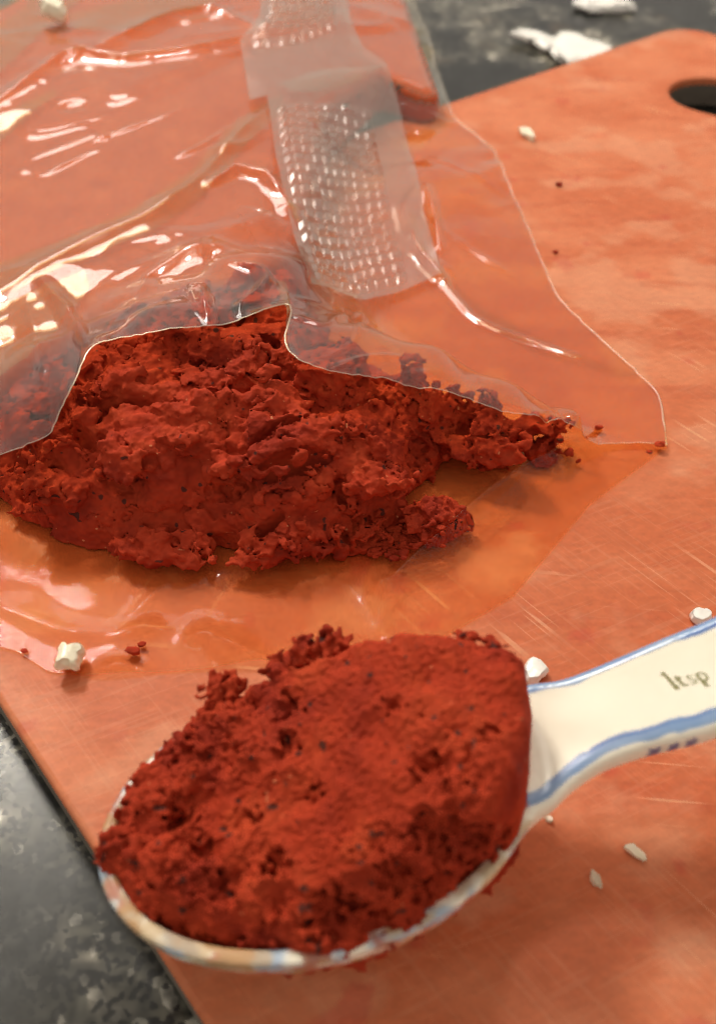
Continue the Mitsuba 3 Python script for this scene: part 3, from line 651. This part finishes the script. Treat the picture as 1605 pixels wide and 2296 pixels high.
for ch, adv in (('1', 0.40), ('t', 0.42), ('s', 0.44), ('p', 0.5)):
    for pts, w0, w1 in GL[ch]:
        q = smooth_line(np.array(pts) * [0.72, 0.62 if ch != '1' else 0.85] + [pen, 0], 26, 2)
        tg = np.gradient(q, axis=0); tg /= np.linalg.norm(tg, axis=1, keepdims=True) + 1e-9
        nn = np.stack([-tg[:, 1], tg[:, 0]], 1); wd_ = (np.linspace(w0, w1, len(q)) * (0.85 + 0.3 * RNG.random(len(q))))[:, None] * 1.0
        rows = []
        for sd in (1, 0, -1):
            g = q + nn * wd_ * sd
            lc = L0 + g[:, :1] * ex + g[:, 1:] * ey
            xy = C + lc[:, :1] * AX + lc[:, 1:] * AY
            rows.append(np.c_[xy, surf_z(xy) + 0.00006 + (0.00003 if sd == 0 else 0)])
        v_, f_ = grid_mesh(np.stack(rows, 0))
        lit.append(trimesh.Trimesh(v_, np.vstack([f_[:, [0, 1, 2]], f_[:, [0, 2, 3]]]), process=False))
    pen += adv * 0.78
obj('measuring_spoon__lettering', trimesh.util.concatenate(lit), {'type': 'twosided', 'b': {'type': 'principled', 'base_color': {'type': 'rgb', 'value': [0.17, 0.15, 0.03]}, 'roughness': 0.25}}, smooth=False, label='olive green painted lettering 1tsp')

# ------------------------------------------------------------------ the heap in the spoon
def build_heap():
    h = 0.00024
    lo = np.r_[C - 0.029, ZR - 0.004]; hi = np.r_[C + 0.029, ZR + 0.020]
    shape = tuple(int(k) for k in (hi - lo) / h)
    x, y, z = [lo[k] + h * np.arange(shape[k]) for k in range(3)]
    A, B = np.meshgrid(x, y, indexing='ij')
    out_px = [(222, 1930), (246, 1845), (282, 1790), (305, 1730), (370, 1665), (435, 1590), (500, 1550), (560, 1560), (600, 1560), (625, 1545), (760, 1545), (900, 1535), (1060, 1540), (1172, 1580), (1190, 1660), (1182, 1800), (1164, 1872), (1100, 1960), (990, 2022), (885, 2088), (800, 2128), (700, 2143), (600, 2132), (540, 2090), (440, 2080), (360, 2050), (290, 2010), (250, 1960)]
    poly = Polygon(at_xy(out_px, ZR + 0.001)).buffer(0)
    ins = shapely.contains_xy(poly, A, B)
    D = ndimage.gaussian_filter((ndimage.distance_transform_edt(ins) - ndimage.distance_transform_edt(~ins)) * h, 2)
    s, t = st(A, B)
    # the heap is tallest towards the back right, where it was pressed flat
    pk = at(900, 1560, ZR + 0.010)[:2]
    g0, g1 = at(420, 1800, ZR + 0.004)[:2], at(960, 1530, ZR + 0.010)[:2]
    gd = (g1 - g0) / ((g1 - g0) @ (g1 - g0)); k = np.clip((A - g0[0]) * gd[0] + (B - g0[1]) * gd[1], 0, 1.15)
    k = k * k * (3 - 2 * np.minimum(k, 1.2))
    amp = 0.0040 + 0.0104 * k
    H = np.where(D > 0, amp * (1 - np.exp(-np.clip(D, 0, 1) / (0.0026 - 0.0018 * np.clip(k, 0, 1)))), 0)
    sp = Spectral(shape, 31); sp2 = Spectral(A.shape, 32)
    sm = np.zeros(A.shape)
    for px, py, r, k in ((900, 1540, .011, .97), (1020, 1600, .010, .97), (760, 1620, .010, .9), (1100, 1560, .008, .95), (860, 1760, .011, .9), (1090, 1720, .009, .85), (620, 1760, .006, .6), (740, 1900, .006, .6)):
        c = at(px, py, ZR + 0.008); sm = np.maximum(sm, k * np.exp(-((A - c[0])**2 + (B - c[1])**2) / r**2))
    crm = np.full(A.shape, 0.28)
    for px, py, r, k in ((330, 1800, .007, 1), (420, 1690, .006, 1), (500, 1590, .006, 1), (1020, 1900, .009, 1), (1080, 1960, .007, 1), (860, 2040, .008, .9), (600, 2060, .006, .8), (380, 1980, .006, .8), (650, 1500, .004, 1), (1178, 1620, .0035, .8), (1180, 1740, .004, .8), (1150, 1490, .004, .8), (900, 1440, .004, .6)):
        c = at(px, py, ZR + 0.005); crm = np.maximum(crm, k * np.exp(-((A - c[0])**2 + (B - c[1])**2) / r**2))
    sm = sm * (1 - 0.6 * np.exp(-np.clip(D, 0, 1) / 0.0016)); rough = (crm * (1 - sm))[..., None].astype(np.float32)
    H = H + (0.25 + 0.75 * (1 - sm)) * (0.0005 * sp2.band(0.010 / h) + 0.0003 * sp2.band(0.005 / h))
    F = np.maximum((z[None, None] - ZR - H[..., None]) * 0.8, -D[..., None])
    F += (1 - 0.8 * sm)[..., None].astype(np.float32) * 0.00018 * sp.band(0.006 / h) + rough * (0.00020 * sp.band(0.0030 / h) + 0.00016 * sp.band(0.0016 / h)) + 0.00009 * sp.band(0.0010 / h)
    near = np.abs(F) < 0.0026
    I = np.argwhere(near); P = lo + I * h
    wob = np.stack([sp.band(0.003 / h)[near], np.roll(sp.band(0.0033 / h), 31, 0)[near], np.roll(sp.band(0.0037 / h), 57, 1)[near]], 1) * 0.0006
    rr = rough[I[:, 0], I[:, 1], 0]
    f1, f2, ci, _ = worley(P + wob, 0.0030, 41)
    off = np.random.default_rng(42).normal(0, 1, ci.max() + 1)[ci]
    add = rr * (np.clip(off, -1.2, 1.5) * -0.00050 + 0.0008 * np.clip(1 - (f2 - f1) / 0.14, 0, 1) ** 1.5)
    g1, g2, gi, _ = worley(P + 0.6 * wob, 0.0014, 43)
    add += rr * (np.random.default_rng(44).normal(0, 1, gi.max() + 1)[gi] * -0.0002 + 0.0003 * np.clip(1 - (g2 - g1) / 0.16, 0, 1) ** 1.5)
    F[near] += add
    nb = 0.0004 * sp.band(0.002 / h)
    def hit(px, py):
        zz = np.linspace(ZR + 0.016, ZR, 120); Q = np.array([at(px, py, k) for k in zz])
        i, j = np.clip(((Q[:, :2] - lo[:2]) / h).astype(int), 0, np.array(H.shape) - 1).T
        q_ = Q[:, 2] - ZR - H[i, j] < 0
        return Q[np.argmax(q_)] if q_.any() else Q[-1]
    for px, py, r, k in ((878, 1583, .0006, 1.3), (610, 1928, .0013, 1.3), (640, 1670, .0010, 1.2), (760, 2060, .0021, 1.0), (840, 2070, .0014, 1.0), (690, 2085, .0012, 1), (1000, 1890, .0019, 1.2), (1080, 1965, .0020, 1.1), (970, 1995, .0017, 1.0), (1060, 1900, .0016, 1.3), (1020, 1690, .0012, .8), (960, 1720, .0014, .8), (520, 1690, .0012, 1), (420, 1670, .0010, 1), (950, 1860, .0014, 1.3),
                        (400, 1840, .0010, 1), (500, 1990, .0012, 1), (890, 1970, .0015, 1.2), (1130, 1900, .0015, 1.3), (640, 1580, .0012, 1), (1100, 1640, .0007, 1), (560, 1840, .0008, 1), (700, 1780, .0007, 1), (460, 1900, .0010, 1)):
        c = hit(px, py); r *= 1.5
        a = np.clip(((c - 2.4 * r - lo) / h).astype(int), 0, None); b = ((c + 2.4 * r - lo) / h).astype(int) + 1
        sl = tuple(slice(a[q], max(a[q], b[q])) for q in range(3))
        dx, dy, dz = np.meshgrid(x[sl[0]] - c[0], y[sl[1]] - c[1], z[sl[2]] - c[2], indexing='ij')
        F[sl] = np.maximum(F[sl], -(np.sqrt(dx**2 + dy**2 + (dz / k)**2) - r + 1.3 * nb[sl]))
    def lump(px, py, z0, r):
        c = at(px, py, ZR + z0)
        a = np.clip(((c - 1.8 * r - lo) / h).astype(int), 0, None); b = ((c + 1.8 * r - lo) / h).astype(int) + 1
        sl = tuple(slice(a[q], max(a[q], b[q])) for q in range(3))
        dx, dy, dz = np.meshgrid(x[sl[0]] - c[0], y[sl[1]] - c[1], z[sl[2]] - c[2], indexing='ij')
        F[sl] = np.minimum(F[sl], np.sqrt(dx**2 + dy**2 + dz**2) - r + 1.6 * nb[sl])
    for px, py, z0, r in ((505, 1550, .0032, .0021), (498, 1590, .0026, .0021), (540, 1600, .002, .002), (480, 1640, .002, .002), (410, 1690, .0015, .0017), (330, 1790, .001, .0016), (742, 1450, .0085, .0016), (690, 1475, .0072, .0020), (640, 1510, .0056, .0022), (1045, 1450, .0098, .0014), (1100, 1470, .0095, .0015), (620, 1560, .0035, .0018), (260, 1900, .0012, .0016), (300, 1830, .001, .0014)):
        lump(px, py, z0, r)
    F[0] = F[-1] = 1; F[:, 0] = F[:, -1] = 1; F[:, :, 0] = F[:, :, -1] = 1
    v, f = surface_nets(F.astype(np.float32), lo, h)
    m = trimesh.Trimesh(v, f, process=False)
    comps = trimesh.graph.connected_components(m.face_adjacency, min_len=80)
    m.update_faces(np.isin(np.arange(len(f)), np.concatenate(comps))); m.remove_unreferenced_vertices()
    return m
obj('paste_heap', build_heap(), 'paste_spoon', label='crumbly dark red heap of paste flecked with black, filling the teaspoon measure', cat='spice paste')

# ------------------------------------------------------------------ chopped onion, crumbs
def chip(px, py, z0, lx, ly, lz, rz, seed, mat, key, label, tilt=0.0, pts=None, cat='onion piece'):
    """an irregular cut piece: a jittered slab with rounded edges"""
    r = np.random.default_rng(seed)
    if pts is None:
        n = r.integers(6, 9); an = np.sort(r.uniform(0, 2 * math.pi, n)) ; an = (np.arange(n) + r.uniform(-.25, .25, n)) / n * 2 * math.pi
        pts = np.stack([np.cos(an), np.sin(an)], 1) * r.uniform(0.75, 1.1, (n, 1))
    pts = np.array(pts, float)
    poly = Polygon(pts * [lx / 2, ly / 2]).buffer(0)
    e = min(lx, ly) * 0.10
    poly = poly.buffer(-e).buffer(e, quad_segs=4)
    m = trimesh.creation.extrude_polygon(poly, lz, engine='earcut')
    m = m.subdivide_to_size(max(lx, ly) / 9)
    v = np.array(m.vertices)
    k = v[:, 2] / lz
    v[:, :2] *= (1 - 0.16 * np.abs(k - 0.4)**1.5 * 2)[:, None]
    v += (np.stack([vfbm(v / max(lx, ly) * 5 + 9 * j + seed, 3, seed + j) for j in range(3)], 1) - 0.5) * max(lx, ly) * np.array([0.2, 0.2, 0.08])
    v[:, 2] += 0.18 * lz * np.sin(v[:, 0] / lx * 5 + seed)
    m = trimesh.Trimesh(v, m.faces, process=False)
    m.merge_vertices()
    trimesh.smoothing.filter_taubin(m, iterations=1)
    m.apply_transform(trimesh.transformations.rotation_matrix(tilt, [1, 0, 0]))
    m.apply_transform(trimesh.transformations.rotation_matrix(rz, [0, 0, 1]))
    m.apply_translation([0, 0, -m.bounds[0][2] + z0]); p = at(px, py, z0 + lz * 0.5); m.apply_translation([p[0], p[1], 0])
    obj(key, m, mat, smooth=40, label=label, cat=cat)
OQ = [(-0.95, -1), (-0.75, -0.35), (-1.0, 0.35), (-0.7, 0.85), (-0.1, 0.55), (0.6, 1.0), (1.0, 0.75), (0.75, -0.1), (0.8, -1), (0.3, -0.8), (-0.3, -0.85)]
chip(157, 1474, ZB + .0012, .0040, .0046, .0022, -0.05, 2, 'onion', 'onion_piece', 'cream onion cube with ragged corners on the front of the bag film', pts=OQ)
zz = lookup(sheet2, *at(122, 26, ZB + .015)[:2])
chip(122, 26, float(zz) + .0003, .0072, .0100, .0045, 0.1, 3, 'onion', 'onion_piece_001', 'cream onion chunk on the bag film at the top left of the photo')
chip(1355, 12, 0.0, .024, .015, .0028, -0.1, 4, 'onion_white', 'onion_piece_002', 'large white onion chunk on the granite at the top edge of the photo')
chip(1275, 108, 0.0, 0.0200, .030, .0026, 0.2, 5, 'onion_white', 'onion_piece_003', 'large white onion flake with a curled tail on the granite behind the board',
     pts=[(-1, -1), (-.9, -.2), (-1.3, .5), (-1.9, 1.1), (-1.5, 1.3), (-.7, .7), (-.2, .55), (.1, 1), (.6, .9), (.8, .1), (1.2, -.2), (1.6, -.6), (1.1, -1)])
chip(1180, 300, ZB, .0030, .0105, .0014, 0.35, 6, 'onion', 'onion_piece_004', 'thin pale onion sliver on the far part of the board near its hole')
chip(1197, 1510, ZB, .0042, .0046, .0015, 0.2, 7, 'onion_white', 'onion_piece_005', 'white onion bit half hidden behind the neck of the spoon')
chip(1572, 1384, ZB, .0044, .0030, .0013, 0.5, 8, 'onion_white', 'onion_piece_006', 'white onion bit behind the spoon handle at the right edge of the photo')
chip(1424, 1912, ZB, .0036, .0018, .0007, -0.55, 9, 'onion', 'onion_piece_007', 'cream grain shaped onion bit on the board below the spoon handle')
chip(1335, 1972, ZB, .0016, .0025, .0007, 0.3, 10, 'onion_clear', 'onion_piece_008', 'small glassy onion bit on the board below the spoon handle')
chip(1230, 1838, ZB, .0013, .0008, .0006, -0.4, 12, 'onion', 'onion_piece_009', 'tiny onion crumb on the board just right of the spoon neck')
def crumb_mesh(r, seed):
    m = trimesh.creation.icosphere(subdivisions=2, radius=r); v = np.array(m.vertices)
    v *= np.clip(0.15 + 1.7 * vfbm(v / r * 1.5 + seed * 5, 3, seed), 0.25, 1.6)[:, None]; v *= [1.25, 0.85, 0.65]
    m = trimesh.Trimesh(v, m.faces, process=False); m.apply_translation([0, 0, -m.bounds[0][2]])
    return m
CR = [(1245, 567, .0005, 'b', 'dark red paste crumb on the bare board, the nearer of two right of the bag'), (1252, 417, .0007, 'b', 'dark red paste crumb on the bare board, the farther of two right of the bag'),
      (1342, 962, .0006, 's', 'tiny red crumb stuck on the film just left of the bag corner'), (1478, 1000, .0007, 's', 'red crumb stuck on the right tip of the cut bag'), (1455, 1015, .0004, 'b', 'tiny red crumb on the board just below the right tip of the bag'),
      (302, 1466, .0008, 'l', 'red crumb on the front film right of the cream onion cube'), (318, 1448, .0005, 'l', 'small red crumb on the front film just behind a larger one'), (55, 1462, .0004, 'l', 'small red crumb at the left front edge of the lower bag sheet')]
for k, (px, py, r, wh, text) in enumerate(CR):
    p = at(px, py)
    z0 = ZB if wh == 'b' else float(lookup(sheet2 if wh == 's' else low, p[0], p[1])) + 0.0001
    m = crumb_mesh(r, k); p = at(px, py, z0); m.apply_translation([p[0], p[1], z0])
    obj('paste_crumb' + (f'_{k:03d}' if k else ''), m, 'paste', label=text, cat='crumb', group='loose paste crumbs')
# the lump that broke off at the right, and its grains
def clod(c, r, seed):
    h = 0.00024; n = int(3.2 * r / h); lo = np.array(c) - n * h / 2
    X = np.stack(np.meshgrid(*[lo[k] + h * np.arange(n) for k in range(3)], indexing='ij'), -1)
    d = (X - c) / [1.05, 0.9, 0.72]
    sp = Spectral((n, n, n), seed)
    F = np.linalg.norm(d, axis=-1) - r + 0.0005 * sp.band(0.005 / h) + 0.00028 * sp.band(0.0026 / h) + 0.00022 * sp.band(0.0014 / h)
    f1, f2, ci, _ = worley(X.reshape(-1, 3), 0.0024, seed)
    F += (np.random.default_rng(seed).normal(0, 0.0003, ci.max() + 1)[ci] + 0.0006 * np.clip(1 - (f2 - f1) / 0.14, 0, 1)).reshape(F.shape)
    F = np.maximum(F, ZB + 0.0005 - X[..., 2]); F[0] = F[-1] = 1; F[:, 0] = F[:, -1] = 1; F[:, :, 0] = F[:, :, -1] = 1
    v, f = surface_nets(F, lo, h); m = trimesh.Trimesh(v, f, process=False)
    cc = trimesh.graph.connected_components(m.face_adjacency, min_len=50)
    m.update_faces(np.isin(np.arange(len(f)), max(cc, key=len))); m.remove_unreferenced_vertices()
    return m
c = at(978, 1166, ZB + .0032)
obj('paste_lump', clod(c, 0.0046, 77), 'paste', label='rounded red lump of paste broken off the right side of the block', cat='spice paste')
gr = []
for k in range(170):
    px, py = RNG.normal(890, 38), RNG.normal(1225, 22)
    p = at(px, py); m = crumb_mesh(RNG.uniform(.0002, .0007), 200 + k); m.apply_translation([p[0], p[1], float(lookup(low, p[0], p[1]))]); gr.append(m)
obj('paste_grains', trimesh.util.concatenate(gr), 'paste', label='scatter of fine red paste grains on the film below the broken off lump', cat='crumbs', kind='stuff')
